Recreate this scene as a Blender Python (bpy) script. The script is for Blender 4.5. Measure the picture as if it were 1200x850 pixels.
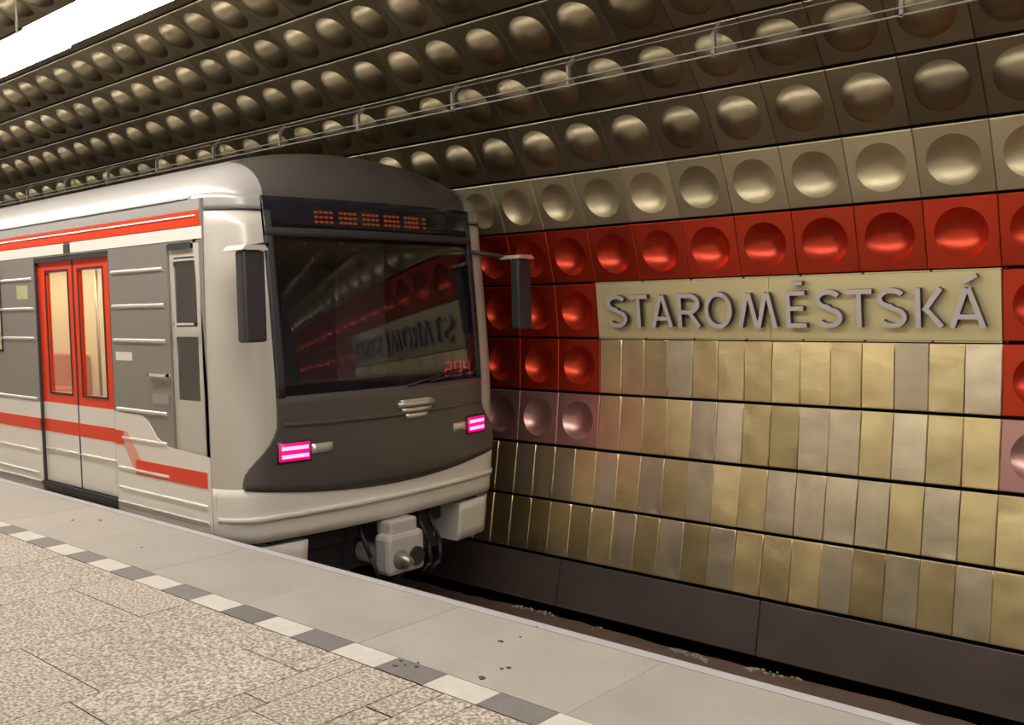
import bpy, math, random
from mathutils import Vector, Matrix
random.seed(7)
C = bpy.context.scene.collection
for o in list(bpy.data.objects): bpy.data.objects.remove(o)

# ------------------------------------------------------------------ camera
cam = bpy.data.cameras.new('camera'); co = bpy.data.objects.new('camera', cam); C.objects.link(co)
yaw, pitch, roll = 0.728525, -0.06118, -0.0203
cy, sy = math.cos(yaw), math.sin(yaw)
fw = Vector((-sy*math.cos(pitch), cy*math.cos(pitch), math.sin(pitch)))
r0 = Vector((cy, sy, 0)); u0 = r0.cross(fw)
rr = r0*math.cos(roll)+u0*math.sin(roll); uu = -r0*math.sin(roll)+u0*math.cos(roll)
m = Matrix((rr, uu, -fw)).transposed().to_4x4(); m.translation = (0, 0, 1.55)
co.matrix_world = m
cam.sensor_width = 36; cam.sensor_fit = 'HORIZONTAL'; cam.lens = 1127.17/1200*36
cam.clip_start = .05; cam.clip_end = 200
bpy.context.scene.camera = co
# ------------------------------------------------------------------ world, exposure
w = bpy.data.worlds.new('world'); bpy.context.scene.world = w; w.use_nodes = True
w.node_tree.nodes['Background'].inputs[0].default_value = (.6, .6, .62, 1)
w.node_tree.nodes['Background'].inputs[1].default_value = .03
vs = bpy.context.scene.view_settings
vs.view_transform = 'Standard'; vs.look = 'None'; vs.gamma = 1; vs.use_curve_mapping = False
vs.exposure = 0.0
LAMP = 27.0           # strength of the fluorescent line
INSIDE = 9.0          # strength of the carriage lamps

# ------------------------------------------------------------------ materials
def mat(name, col, rough=.5, metal=0., rand=0., noise=0., nscale=8., bump=0., bscale=60., stretch=None,
        spec=.5, grid=0., coat=0., speck=None, rand_rough=0.):
    M = bpy.data.materials.new(name); M.use_nodes = True
    nt = M.node_tree; N = nt.nodes; L = nt.links; b = N['Principled BSDF']
    b.inputs['Roughness'].default_value = rough; b.inputs['Metallic'].default_value = metal
    b.inputs['Specular IOR Level'].default_value = spec
    if coat: b.inputs['Coat Weight'].default_value = coat; b.inputs['Coat Roughness'].default_value = .12 if coat != .35 else .32
    tc = N.new('ShaderNodeTexCoord'); vec = tc.outputs['Object']
    oi = None
    if rand or rand_rough or noise:
        oi = N.new('ShaderNodeObjectInfo')
        ad = N.new('ShaderNodeVectorMath'); ad.operation = 'MULTIPLY_ADD'
        ad.inputs[1].default_value = (1, 1, 1)
        sc = N.new('ShaderNodeMath'); sc.operation = 'MULTIPLY'; sc.inputs[1].default_value = 37.
        L.new(oi.outputs['Random'], sc.inputs[0]); L.new(tc.outputs['Object'], ad.inputs[0]); L.new(sc.outputs[0], ad.inputs[2])
        vec = ad.outputs[0]
    if stretch:
        mp = N.new('ShaderNodeMapping'); mp.inputs['Scale'].default_value = stretch
        L.new(vec, mp.inputs[0]); vec2 = mp.outputs[0]
    else: vec2 = vec
    cur = None
    rgb = N.new('ShaderNodeRGB'); rgb.outputs[0].default_value = (*col, 1); cur = rgb.outputs[0]
    def scale(cur, fac_socket, lo, hi):
        mr = N.new('ShaderNodeMapRange'); mr.inputs[3].default_value = lo; mr.inputs[4].default_value = hi
        L.new(fac_socket, mr.inputs[0])
        mx = N.new('ShaderNodeMix'); mx.data_type = 'RGBA'; mx.blend_type = 'MULTIPLY'; mx.inputs[0].default_value = 1
        L.new(cur, mx.inputs[6]); cb = N.new('ShaderNodeCombineColor')
        for i in range(3): L.new(mr.outputs[0], cb.inputs[i])
        L.new(cb.outputs[0], mx.inputs[7]); return mx.outputs[2]
    if rand: cur = scale(cur, oi.outputs['Random'], 1-rand, 1+rand)
    if noise:
        nz = N.new('ShaderNodeTexNoise'); nz.inputs['Scale'].default_value = nscale; nz.inputs['Detail'].default_value = 5
        L.new(vec2, nz.inputs['Vector']); cur = scale(cur, nz.outputs['Fac'], 1-noise, 1+noise)
        mr = N.new('ShaderNodeMapRange'); mr.inputs[3].default_value = max(.02, rough-.08); mr.inputs[4].default_value = rough+.1
        L.new(nz.outputs['Fac'], mr.inputs[0]); L.new(mr.outputs[0], b.inputs['Roughness'])
    if speck:       # granite: (dark colour, light colour, scale)
        vo = N.new('ShaderNodeTexNoise'); vo.inputs['Scale'].default_value = speck[2]; vo.inputs['Detail'].default_value = 2.
        L.new(vec, vo.inputs['Vector'])
        cr = N.new('ShaderNodeValToRGB'); e = cr.color_ramp.elements
        e[0].position = .38; e[0].color = (*speck[0], 1); e[1].position = .64; e[1].color = (*speck[1], 1)
        L.new(vo.outputs['Fac'], cr.inputs[0])
        mx = N.new('ShaderNodeMix'); mx.data_type = 'RGBA'; mx.blend_type = 'MULTIPLY'; mx.inputs[0].default_value = 1
        L.new(cur, mx.inputs[6]); L.new(cr.outputs[0], mx.inputs[7]); cur = mx.outputs[2]
    L.new(cur, b.inputs['Base Color'])
    if bump or grid:
        bp = N.new('ShaderNodeBump'); bp.inputs['Strength'].default_value = bump or .2; bp.inputs['Distance'].default_value = .004
        if grid:    # fine woven emboss
            wv = N.new('ShaderNodeTexWave'); wv.inputs['Scale'].default_value = grid; L.new(tc.outputs['Object'], wv.inputs['Vector'])
            w2 = N.new('ShaderNodeTexWave'); w2.bands_direction = 'Y'; w2.inputs['Scale'].default_value = grid; L.new(tc.outputs['Object'], w2.inputs['Vector'])
            ma = N.new('ShaderNodeMath'); ma.operation = 'MULTIPLY'; L.new(wv.outputs['Fac'], ma.inputs[0]); L.new(w2.outputs['Fac'], ma.inputs[1])
            L.new(ma.outputs[0], bp.inputs['Height'])
            if bump:
                n3 = N.new('ShaderNodeTexNoise'); n3.inputs['Scale'].default_value = bscale; L.new(vec, n3.inputs['Vector'])
                b2 = N.new('ShaderNodeBump'); b2.inputs['Strength'].default_value = bump; b2.inputs['Distance'].default_value = .02
                L.new(n3.outputs['Fac'], b2.inputs['Height']); L.new(bp.outputs[0], b2.inputs['Normal']); bp.inputs['Strength'].default_value = .25
                L.new(b2.outputs[0], b.inputs['Normal'])
            else: L.new(bp.outputs[0], b.inputs['Normal'])
        else:
            n3 = N.new('ShaderNodeTexNoise'); n3.inputs['Scale'].default_value = bscale; n3.inputs['Detail'].default_value = 3
            L.new(vec2, n3.inputs['Vector']); L.new(n3.outputs['Fac'], bp.inputs['Height']); L.new(bp.outputs[0], b.inputs['Normal'])
    return M
def emit(name, col, s):
    M = bpy.data.materials.new(name); M.use_nodes = True; b = M.node_tree.nodes['Principled BSDF']
    b.inputs['Base Color'].default_value = (*[min(1, c)*.12 for c in col], 1)
    b.inputs['Emission Color'].default_value = (*col, 1); b.inputs['Emission Strength'].default_value = s
    return M
def glass(name, tint, rough=.02, refl=1.):
    M = bpy.data.materials.new(name); M.use_nodes = True; nt = M.node_tree; N = nt.nodes; L = nt.links
    N.remove(N['Principled BSDF']); out = N['Material Output']
    t = N.new('ShaderNodeBsdfTransparent'); t.inputs[0].default_value = (*tint, 1)
    g = N.new('ShaderNodeBsdfGlossy'); g.inputs['Roughness'].default_value = rough; g.inputs[0].default_value = (refl,)*3+(1,)
    f = N.new('ShaderNodeLayerWeight'); f.inputs[0].default_value = .5
    pw = N.new('ShaderNodeMath'); pw.operation = 'POWER'; pw.inputs[1].default_value = 4.; L.new(f.outputs['Facing'], pw.inputs[0])
    fa = N.new('ShaderNodeMath'); fa.operation = 'MULTIPLY_ADD'; fa.inputs[1].default_value = .9; fa.inputs[2].default_value = .05; L.new(pw.outputs[0], fa.inputs[0])
    mx = N.new('ShaderNodeMixShader'); L.new(fa.outputs[0], mx.inputs[0]); L.new(t.outputs[0], mx.inputs[1]); L.new(g.outputs[0], mx.inputs[2])
    L.new(mx.outputs[0], out.inputs[0]); return M

M = dict(
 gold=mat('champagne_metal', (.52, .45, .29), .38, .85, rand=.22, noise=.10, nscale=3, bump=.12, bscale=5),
 gold_shaded=mat('champagne_metal_shaded', (.30, .25, .16), .33, .96, rand=.18, noise=.12, nscale=3, bump=.12, bscale=5),  # same champagne metal, darkened: the ceiling's shade is put into the colour
 red=mat('red_anodised_metal', (.60, .048, .014), .33, .85, coat=.35, rand=.12, noise=.1, nscale=4, bump=.1, bscale=5),
 pink=mat('pink_anodised_metal', (.62, .36, .33), .32, .85, rand=.08, noise=.1, nscale=4, bump=.1, bscale=5),
 strip=mat('brass_sheet', (.80, .65, .34), .33, .93, rand=.26, noise=.20, nscale=5, bump=.32, bscale=5, grid=30),
 strip2=mat('pale_brass_sheet', (.80, .70, .49), .32, .93, rand=.2, noise=.20, nscale=5, bump=.32, bscale=5, grid=30),
 sign=mat('sign_brass', (.76, .66, .37), .45, .6, noise=.07, nscale=5, bump=.06, bscale=6),
 letter=mat('letter_metal', (.62, .56, .55), .45, .35, noise=.05),
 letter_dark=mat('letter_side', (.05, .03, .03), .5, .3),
 backing=mat('backing', (.012, .009, .008), .8),
 skirting=mat('brown_skirting_paint', (.115, .085, .077), .34, .25, rand=.12, noise=.25, nscale=3, bump=.08, bscale=4),
 bed=mat('track_concrete', (.15, .095, .07), .85, noise=.35, nscale=5, bump=.8, bscale=18),
 debris=mat('crumbled_concrete', (.42, .37, .32), .9, noise=.4, nscale=12, bump=.8, bscale=40),
 granite=mat('speckled_granite', (.86, .83, .79), .62, noise=.12, nscale=2.2, rand=.05, bump=.12, bscale=90,
             speck=((.24, .20, .165), (.70, .645, .56), 68), spec=.35),
 edge_slab=mat('smooth_artificial_stone', (.37, .335, .29), .5, noise=.22, nscale=3, rand=.05, bump=.04, bscale=30, spec=.4,
             speck=((.92, .92, .92), (1, 1, 1), 120)),
 nosing=mat('worn_pale_edge', (.42, .40, .40), .45, noise=.15, nscale=9),
 white_tile=mat('white_strip_tile', (.56, .52, .46), .6, noise=.16, nscale=14, bump=.25, bscale=50),
 grey_tile=mat('grey_strip_tile', (.17, .155, .14), .6, noise=.28, nscale=14, rand=.15, bump=.25, bscale=50),
 gum=mat('trodden_gum', (.05, .045, .04), .7),
 grout=mat('grout', (.10, .085, .07), .85),
 beige_wall=mat('beige_stone_cladding', (.60, .55, .47), .5, noise=.1, nscale=2),
 shell=mat('tunnel_shell', (.09, .075, .06), .6),
 steel=mat('dull_steel', (.42, .40, .37), .35, .8),
 galv=mat('galvanised_rail', (.42, .39, .34), .5, .3),
 rust=mat('rusty_steel', (.11, .06, .035), .7, .5, noise=.3, nscale=12),
 lamp_house=mat('lamp_housing', (.55, .5, .46), .5),
 train_grey=mat('train_grey_paint', (.235, .215, .19), .32, .25, noise=.04, nscale=2, coat=.3),
 train_white=mat('train_white_paint', (.72, .68, .61), .3, 0, coat=.3),
 train_beige=mat('train_cab_paint', (.50, .46, .40), .3, .05, coat=.3),
 train_roof=mat('train_roof_paint', (.33, .31, .29), .34, .1, coat=.2),
 train_red=mat('train_red_paint', (.72, .038, .004), .3, 0, spec=.3),
 train_pale_red=mat('faded_red_paint', (.72, .33, .25), .35),
 mask=mat('dark_cab_mask', (.085, .074, .067), .34, .2, coat=.15),
 black=mat('black_rubber', (.012, .011, .012), .55),
 dark=mat('dark_plastic', (.03, .027, .03), .4),
 bright=mat('bright_rib', (.80, .76, .70), .22, .6),
 silver=mat('silver_emblem', (.62, .60, .55), .35, .6),
 cabin=mat('cab_lining', (.62, .57, .47), .6),
 interior=mat('carriage_lining', (.75, .62, .42), .5),
 seat=mat('seat_fabric', (.45, .12, .05), .8),
 blue=mat('console_blue', (.03, .04, .12), .5),
 screen=mat('display_black', (.01, .01, .015), .1, 0),
 under=mat('underframe', (.035, .03, .03), .7, .2),
 buffer=mat('pale_coupler_paint', (.50, .46, .43), .5, .1),
 yellow=mat('yellow_sticker', (.45, .42, .2), .5),
 glass=glass('window_glass', (.82, .84, .84)),
 shield=glass('windscreen_glass', (.66, .66, .70), .015, 1.),
)
M['lamp'] = emit('fluorescent_diffuser', (1., .955, .89), LAMP)
M['inlamp'] = emit('carriage_lamp', (1., .80, .52), INSIDE*3)
M['tail'] = emit('tail_lamp_red', (1., .0, .13), 1.2)
M['tube'] = emit('tail_lamp_core', (1., .10, .42), 7.)
M['led'] = emit('red_led', (1., .02, .05), .8)
M['amber'] = emit('amber_led', (1., .18, .03), .10)

# ------------------------------------------------------------------ helpers
class MB:
    def __init__(s): s.v = []; s.f = []; s.m = []; s.sm = []
    def face(s, idx, mi=0, smooth=False): s.f.append(tuple(idx)); s.m.append(mi); s.sm.append(smooth)
    def box(s, x0, x1, y0, y1, z0, z1, mi=0, bev=0.):
        if x0 > x1: x0, x1 = x1, x0
        if y0 > y1: y0, y1 = y1, y0
        if z0 > z1: z0, z1 = z1, z0
        if not bev:
            b = len(s.v)
            s.v += [(x, y, z) for z in (z0, z1) for y in (y0, y1) for x in (x0, x1)]
            for q in ((0, 2, 3, 1), (4, 5, 7, 6), (0, 1, 5, 4), (1, 3, 7, 5), (3, 2, 6, 7), (2, 0, 4, 6)): s.face([b+i for i in q], mi)
            return
        import bmesh
        bm = bmesh.new(); bmesh.ops.create_cube(bm, size=1)
        for v in bm.verts: v.co = Vector(((x0+x1)/2+v.co.x*(x1-x0), (y0+y1)/2+v.co.y*(y1-y0), (z0+z1)/2+v.co.z*(z1-z0)))
        bmesh.ops.bevel(bm, geom=bm.edges[:], offset=bev, segments=2, affect='EDGES', profile=.5)
        s.add_bm(bm, mi, False)
    def add_bm(s, bm, mi=0, smooth=False):
        b = len(s.v); bm.verts.ensure_lookup_table(); bm.verts.index_update()
        s.v += [tuple(v.co) for v in bm.verts]
        for f in bm.faces: s.face([b+v.index for v in f.verts], mi, smooth)
        bm.free()
    def prism(s, poly, axis, a0, a1, mi=0, side=None):
        """poly of 2D points, extruded along axis (0,1,2)"""
        n = len(poly); b = len(s.v)
        def P(p, a):
            return (a, p[0], p[1]) if axis == 0 else (p[0], a, p[1]) if axis == 1 else (p[0], p[1], a)
        s.v += [P(p, a0) for p in poly]+[P(p, a1) for p in poly]
        s.face(list(range(b, b+n)), mi); s.face([b+n+i for i in range(n)][::-1], mi)
        for i in range(n):
            j = (i+1) % n; s.face([b+i, b+n+i, b+n+j, b+j], mi if side is None else side)
    def tube(s, a, b_, r, n=8, mi=0, r2=None):
        a = Vector(a); b_ = Vector(b_); d = (b_-a).normalized(); t = Vector((0, 0, 1)) if abs(d.z) < .9 else Vector((1, 0, 0))
        e = d.cross(t).normalized(); g = d.cross(e); k = len(s.v); r2 = r if r2 is None else r2
        for c, q in ((a, r), (b_, r2)):
            for i in range(n):
                w_ = 2*math.pi*i/n; s.v.append(tuple(c+e*math.cos(w_)*q+g*math.sin(w_)*q))
        for i in range(n):
            j = (i+1) % n; s.face([k+i, k+j, k+n+j, k+n+i], mi, True)
        s.face([k+i for i in range(n)][::-1], mi); s.face([k+n+i for i in range(n)], mi)
    def mesh(s, name, mats, off=(0, 0, 0), fix=True):
        me = bpy.data.meshes.new(name); ox, oy, oz = off
        me.from_pydata([(x-ox, y-oy, z-oz) for x, y, z in s.v], [], s.f)
        for i, p in enumerate(me.polygons): p.material_index = s.m[i]; p.use_smooth = s.sm[i]
        for q in (mats if isinstance(mats, (list, tuple)) else [mats]): me.materials.append(q)
        if fix:
            import bmesh
            bm = bmesh.new(); bm.from_mesh(me); bmesh.ops.recalc_face_normals(bm, faces=bm.faces); bm.to_mesh(me); bm.free()
        return me
def link(name, me, parent=None, mw=None, label=None, cat=None, group=None, kind=None):
    o = bpy.data.objects.new(name, me); C.objects.link(o)
    if parent: o.parent = parent
    if mw is not None: o.matrix_basis = mw
    if label: o['label'] = label
    if cat: o['category'] = cat
    if group: o['group'] = group
    if kind: o['kind'] = kind
    return o
def part(mb, name, mats, root, label=None, kind=None, base=None):
    """mb in world coordinates; root may sit anywhere"""
    off = base if base is not None else ROOT.get(root.name, (0, 0, 0))
    o = link(name, mb.mesh(name, mats, off), root, None, label, kind=kind)
    ROOT[o.name] = off if base is None else base
    return o
ROOT = {}
def thing(name, loc, label, cat, group=None):
    o = bpy.data.objects.new(name, None); C.objects.link(o); o.location = loc; o.empty_display_size = .2
    o['label'] = label; o['category'] = cat
    if group: o['group'] = group
    ROOT[o.name] = tuple(loc); return o
def box_part(name, m_, root, x0, x1, y0, y1, z0, z1, label=None, bev=0.):
    b = MB(); b.box(x0, x1, y0, y1, z0, z1, 0, bev); return part(b, name, m_, root, label)

# ------------------------------------------------------------------ tunnel profile (Y, Z) metres
P = .47; X0 = -10.8307*P      # X0 = left edge of the name board
def pp(y, z): return Vector((y*P, 1.55+z*P))
prof = dict(u4=pp(10.901, 5.318), u3=pp(11.772, 4.705), u2=pp(12.564, 4.006), u1=pp(13.262, 3.223), lt=pp(13.852, 2.335),
            rt=pp(14.288, 1.376), st=pp(14.55, .361), sb=pp(14.648, -.686), r3=pp(14.619, -1.739), r4=pp(14.5, -2.79),
            r5=pp(14.333, -3.847), rb=pp(14.149, -4.883))
prev = prof['u4']; ang = math.radians(60)
crown = []
for k in range(9):
    nx = prev+Vector((-math.sin(ang), math.cos(ang)))*1.055*P; crown.append(nx); prev = nx; ang += math.radians(7.2)
def seg_matrix(a, b, x, lift=0.):
    """frame of a panel between lower joint a and upper joint b, centred on world x"""
    up = Vector((0, b[0]-a[0], b[1]-a[1])).normalized(); xa = Vector((1, 0, 0)); n = xa.cross(up)
    c = Vector((x, (a[0]+b[0])/2, (a[1]+b[1])/2))+n*lift
    mm = Matrix((xa, up, n)).transposed().to_4x4(); mm.translation = c; return mm

# ------------------------------------------------------------------ panel meshes
def dome_mesh(name, mats, depth, W=P-.004, H=.474, R=.174):
    b = MB(); n = 32; per = []
    for i in range(n):
        s_, t = divmod(i, 8); t = t/8*2-1
        q = [(t, -1), (1, t), (-t, 1), (-1, -t)][s_]; per.append((q[0]*W/2, q[1]*H/2))
    dirs = [Vector(p).normalized() for p in per]
    rings = []
    def ring(pts): k = len(b.v); b.v.extend(pts); rings.append(k); return k
    a = .006
    ring([(x, y, -.022) for x, y in per])
    ring([(x, y, -a*.6) for x, y in per])
    ring([(x*(1-a*2/W), y*(1-a*2/H), 0) for x, y in per])
    ring([(d.x*R, d.y*R, 0) for d in dirs])
    m_ = 7
    sgn = 1 if depth > 0 else -1; dd = abs(depth); Rs = (R*R+dd*dd)/(2*dd)
    for j in range(m_):
        th = (1-j/m_); r_ = R*th*.985 if j == 0 else R*th
        h = math.sqrt(max(0, Rs*Rs-r_*r_))-(Rs-dd)
        ring([(d.x*r_, d.y*r_, sgn*h) for d in dirs])
    for k in range(len(rings)-1):
        for i in range(n):
            j = (i+1) % n; b.face([rings[k]+i, rings[k]+j, rings[k+1]+j, rings[k+1]+i], 0, k >= 3)
    c = len(b.v); b.v.append((0, 0, sgn*dd))
    for i in range(n): b.face([rings[-1]+i, rings[-1]+(i+1) % n, c], 0, True)
    me = b.mesh(name, mats, fix=False)
    rim = {tuple(sorted((rings[3]+i, rings[3]+(i+1) % n))) for i in range(n)}
    at = me.attributes.new('sharp_edge', 'BOOLEAN', 'EDGE')
    for e in me.edges:
        if tuple(sorted(e.vertices)) in rim: at.data[e.index].value = True
    return me
def strip_mesh(name, mats, seed, W=P/2-.003, H=.474):
    rnd = random.Random(seed); b = MB(); nx, ny = 7, 9
    dents = [(rnd.uniform(-.1, .1), rnd.choice((-1, 1))*rnd.uniform(.12, .22), rnd.uniform(.03, .06), rnd.uniform(-.010, .007)) for _ in range(3)]
    tw = rnd.uniform(-.004, .004); tb = rnd.uniform(-.003, .003)
    xs = [-W/2, -W/2+.003]+[-W/2+.003+(W-.006)*k/5 for k in range(1, 5)]+[W/2-.0055, W/2]
    ys = [-H/2, -H/2+.005]+[-H/2+.005+(H-.01)*k/7 for k in range(1, 7)]+[H/2-.005, H/2]
    for y in ys:
        for x in xs:
            z = .0012*(1-(2*x/W)**2)+tw*(x/W)*2+tb*(y/H)*2
            for dx, dy, r_, a in dents: z += a*math.exp(-((x-dx)**2+(y-dy)**2)/r_**2)
            if x == xs[0] or y in (ys[0], ys[-1]): z -= .003
            if x == xs[-1]: z -= .004
            if x == xs[-2]: z += .002
            b.v.append((x, y, z))
    n = len(xs)
    for j in range(len(ys)-1):
        for i in range(n-1): b.face([j*n+i, j*n+i+1, (j+1)*n+i+1, (j+1)*n+i], 0, True)
    k = len(b.v); per = [i for i in range(n)]+[j*n+n-1 for j in range(1, len(ys))]+[(len(ys)-1)*n+i for i in range(n-2, -1, -1)]+[j*n for j in range(len(ys)-2, 0, -1)]
    for q in per: x, y, z = b.v[q]; b.v.append((x, y, -.022))
    for i in range(len(per)):
        j = (i+1) % len(per); b.face([per[j], per[i], k+i, k+j], 0, False)
    me = b.mesh(name, mats, fix=False)
    at = me.attributes.new('sharp_edge', 'BOOLEAN', 'EDGE'); N2 = len(ys)
    def inner(v_): i_, j_ = v_ % n, v_//n; return v_ < n*N2 and ((i_ in (1, n-2) and 1 <= j_ <= N2-2) or (j_ in (1, N2-2) and 1 <= i_ <= n-2))
    for e in me.edges:
        p_, q_ = e.vertices
        if (inner(p_) and inner(q_)) or (p_ < n*N2 and q_ < n*N2 and (p_ in per and q_ in per)): at.data[e.index].value = True
    return me

# ------------------------------------------------------------------ backing shells (wall and ceiling roots)
def shell(name, line, x0, x1, m_, kind='structure', thick=.05, off=.11):
    b = MB(); n = len(line); pts = []
    for i, p in enumerate(line):
        a = line[max(0, i-1)]; c = line[min(n-1, i+1)]; t = (Vector(c)-Vector(a)).normalized(); o_ = Vector((t[1], -t[0]))  # outward
        pts.append((Vector(p)+o_*off, Vector(p)+o_*(off+thick)))
    for x in (x0, x1):
        for a, c in pts: b.v.append((x, a[0], a[1])); b.v.append((x, c[0], c[1]))
    s_ = 2*n
    for i in range(n-1):
        b.face([2*i, 2*i+2, s_+2*i+2, s_+2*i]); b.face([2*i+1, s_+2*i+1, s_+2*i+3, 2*i+3])
    b.face([0, s_, s_+1, 1]); b.face([2*n-2, 2*n-1, s_+2*n-1, s_+2*n-2])
    for q in (0, s_):
        for i in range(n-1): b.face([q+2*i, q+2*i+1, q+2*i+3, q+2*i+2])
    return link(name, b.mesh(name, m_), kind=kind)
XL, XR = -40, 12
foot_y = prof['rb'][0]; skb = Vector((6.56, -1.17))
wall = shell('wall_right', [Vector((6.70, -1.62)), Vector((6.62, -1.17)), prof['rb'], prof['r5'], prof['r4'], prof['r3'], prof['sb'], prof['st'], prof['rt'], prof['lt'], prof['u1']], XL, XR, M['backing'])
cl = [prof['u1'], prof['u2'], prof['u3'], prof['u4']]+crown
# carry the tube down the near side, plain
near = []; prev = crown[-1]; a2 = ang
while prev[1] > 3.0 and len(near) < 14:
    nx = prev+Vector((-math.sin(a2), math.cos(a2)))*1.055*P; near.append(nx); prev = nx; a2 += math.radians(7.2)
ceil = shell('ceiling', cl+near, XL, XR, M['backing'])
ny = near[-1][0]; nz = near[-1][1]
b = MB(); b.box(XL, XR, ny-.1, ny, 0, nz, 0)
wl = link('wall_left', b.mesh('wall_left', M['beige_wall']), kind='structure')

# ------------------------------------------------------------------ wall panels
dimple_gold = dome_mesh('dimple_gold', M['gold'], -.075)
dimple_red = dome_mesh('dimple_red', M['red'], -.088)
dimple_pink = dome_mesh('dimple_pink', M['pink'], -.075)
dome_gold_shaded = dome_mesh('dome_gold_shaded', M['gold_shaded'], .075)
strips = [strip_mesh('strip%d' % i, M['strip'] if i % 3 else M['strip2'], i) for i in range(9)]
def jit(a=.006): return Matrix.Rotation(random.uniform(-a, a), 4, 'Y')@Matrix.Rotation(random.uniform(-a, a), 4, 'X')
def panels(me, lo, hi, k0, k1, name, label=None, skip=None, root=None):
    for k in range(k0, k1):
        if skip and skip(k): continue
        link(name, me, root or wall, seg_matrix(prof[lo] if isinstance(lo, str) else lo, prof[hi] if isinstance(hi, str) else hi, X0+(k+.5)*P)@jit(), label)
panels(dimple_gold, 'rt', 'lt', -14, 16, 'dimpled_panel', 'pale gold metal panel with a hollow dimple')
panels(dimple_red, 'st', 'rt', -14, 16, 'dimpled_panel', 'red metal panel with a hollow dimple')
panels(dimple_red, 'sb', 'st', -14, 16, 'dimpled_panel', 'red metal panel with a hollow dimple', skip=lambda k: 0 <= k < 7)
panels(dimple_red, 'r3', 'sb', -14, 16, 'dimpled_panel', 'red metal panel with a hollow dimple', skip=lambda k: 0 <= k < 7)
panels(dimple_pink, 'r4', 'r3', -14, 16, 'dimpled_panel', 'pinkish metal panel with a hollow dimple', skip=lambda k: 0 <= k < 7)
for lo, hi, k0, k1 in (('r3', 'sb', 0, 14), ('r4', 'r3', 0, 14), ('r5', 'r4', -22, 30), ('rb', 'r5', -22, 30)):
    for k in range(k0, k1):
        a = .014
        mm = seg_matrix(prof[lo], prof[hi], X0+(k+.5)*P/2)@Matrix.Rotation(random.uniform(-.03, .022), 4, 'Y')@Matrix.Rotation(random.uniform(-a, a), 4, 'X')
        link('strip_panel', random.choice(strips), wall, mm)
# skirting panels
up = (prof['rb']-skb).length
b = MB(); b.box(-.975, .975, -up/2+.0, up/2-.018, -.02, .0, 0, .004); sk = b.mesh('skirting_panel', M['skirting'])
for k in range(-6, 6): link('skirting_panel', sk, wall, seg_matrix(skb, prof['rb'], -3.43-.98+1.96*k+1.96)@jit(.003))

# ------------------------------------------------------------------ ceiling domes: rows from the wall top over the crown
rows = [('lt', 'u1')]+[(cl[i], cl[i+1]) for i in range(len(cl)-1)]
cam_inv = m.inverted(); todo = []
for ri, (lo, hi) in enumerate(rows):
    lo = prof[lo] if isinstance(lo, str) else lo; hi = prof[hi] if isinstance(hi, str) else hi
    for k in range(-40, 15):
        mm = seg_matrix(lo, hi, X0+(k+.5)*P); p = cam_inv@mm.translation
        vis = -p.z > .2 and abs(p.x/-p.z) < .60 and abs(p.y/-p.z) < .44
        todo.append((0 if vis else 1, p.length, ri, mm))
todo.sort(key=lambda t: (t[0], t[1]))
rest = MB(); src = dome_mesh('dome_rest', M['gold_shaded'], .075)
for i, (v_, d_, ri, mm) in enumerate(todo):
    if i < 300 : link('domed_panel', dome_gold_shaded, ceil, mm@jit())
    else:
        k = len(rest.v)
        rest.v += [tuple(mm@q.co) for q in src.vertices]
        for p in src.polygons: rest.face([k+j for j in p.vertices], 0, p.use_smooth)
link('distant_domed_panels', rest.mesh('distant_domed_panels', M['gold_shaded'], fix=False), ceil, kind='stuff')

# ------------------------------------------------------------------ end walls close the tube
for nm, x in (('wall_back', XL), ('wall_front', XR)):
    b = MB(); b.box(x-.1, x+.1, ny-.2, 7.2, -1.6, 6.2)
    link(nm, b.mesh(nm, M['shell']), kind='structure')

# ------------------------------------------------------------------ platform floor and slabs
EY = 3.493
b = MB(); b.box(XL, XR, ny, EY-.02, -.35, -.012); b.box(XL, XR, 2.6, 2.9, -1.4, -.35); b.box(XL, XR, 2.9, EY-.25, -.5, -.35)
floor = link('floor', b.mesh('floor', M['grout']), kind='structure')
def slab(name, m_, x0, x1, y0, y1, g=.003, h=0., label=None, bev=.0015):
    w_, d_ = x1-x0-g, y1-y0-g; b = MB(); b.box(-w_/2, w_/2, -d_/2, d_/2, -.02, 0, 0)
    o = link(name, b.mesh(name, m_), floor, Matrix.Translation(((x0+x1)/2, (y0+y1)/2, h)), label); return o
# courses of granite: x limits, known y joints
xs = [0.6, -.2, -.95, -1.7, -2.08, -2.556, -2.72, -2.88, -3.20, -3.36, -3.836, -4.63, -5.405, -6.2, -6.99, -7.78, -8.57, -9.36]
yj = {(-2.88, -2.72): 2.325, (-3.36, -3.20): 2.10, (-3.836, -3.36): 2.383, (-4.63, -3.836): 1.73, (-3.20, -2.88): 2.02}
for i in range(len(xs)-1):
    x1, x0 = xs[i], xs[i+1]; y = yj.get((x0, x1), 2.61-random.uniform(.25, .75)); ys = [2.605]
    while y > -.6: ys.append(y); y -= .78
    ys.append(-.6)
    for a, c in zip(ys[:-1], ys[1:]): slab('granite_slab', M['granite'], x0, x1, c, a, g=.006 if x1 != -2.72 else .011, h=random.uniform(-.0012, .0))
# plain continuation out of view
b = MB(); b.box(-40, -9.37, -.6, 2.603, -.02, 0); b.box(.61, 12, -.6, 2.603, -.02, 0); b.box(-40, 12, ny, -.605, -.02, 0); b.box(-40, -12.6, 2.608, EY-.062, -.02, 0); b.box(2.56, 12, 2.608, EY-.062, -.02, 0)
link('granite_paving', b.mesh('granite_paving', M['granite']), floor)
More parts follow.
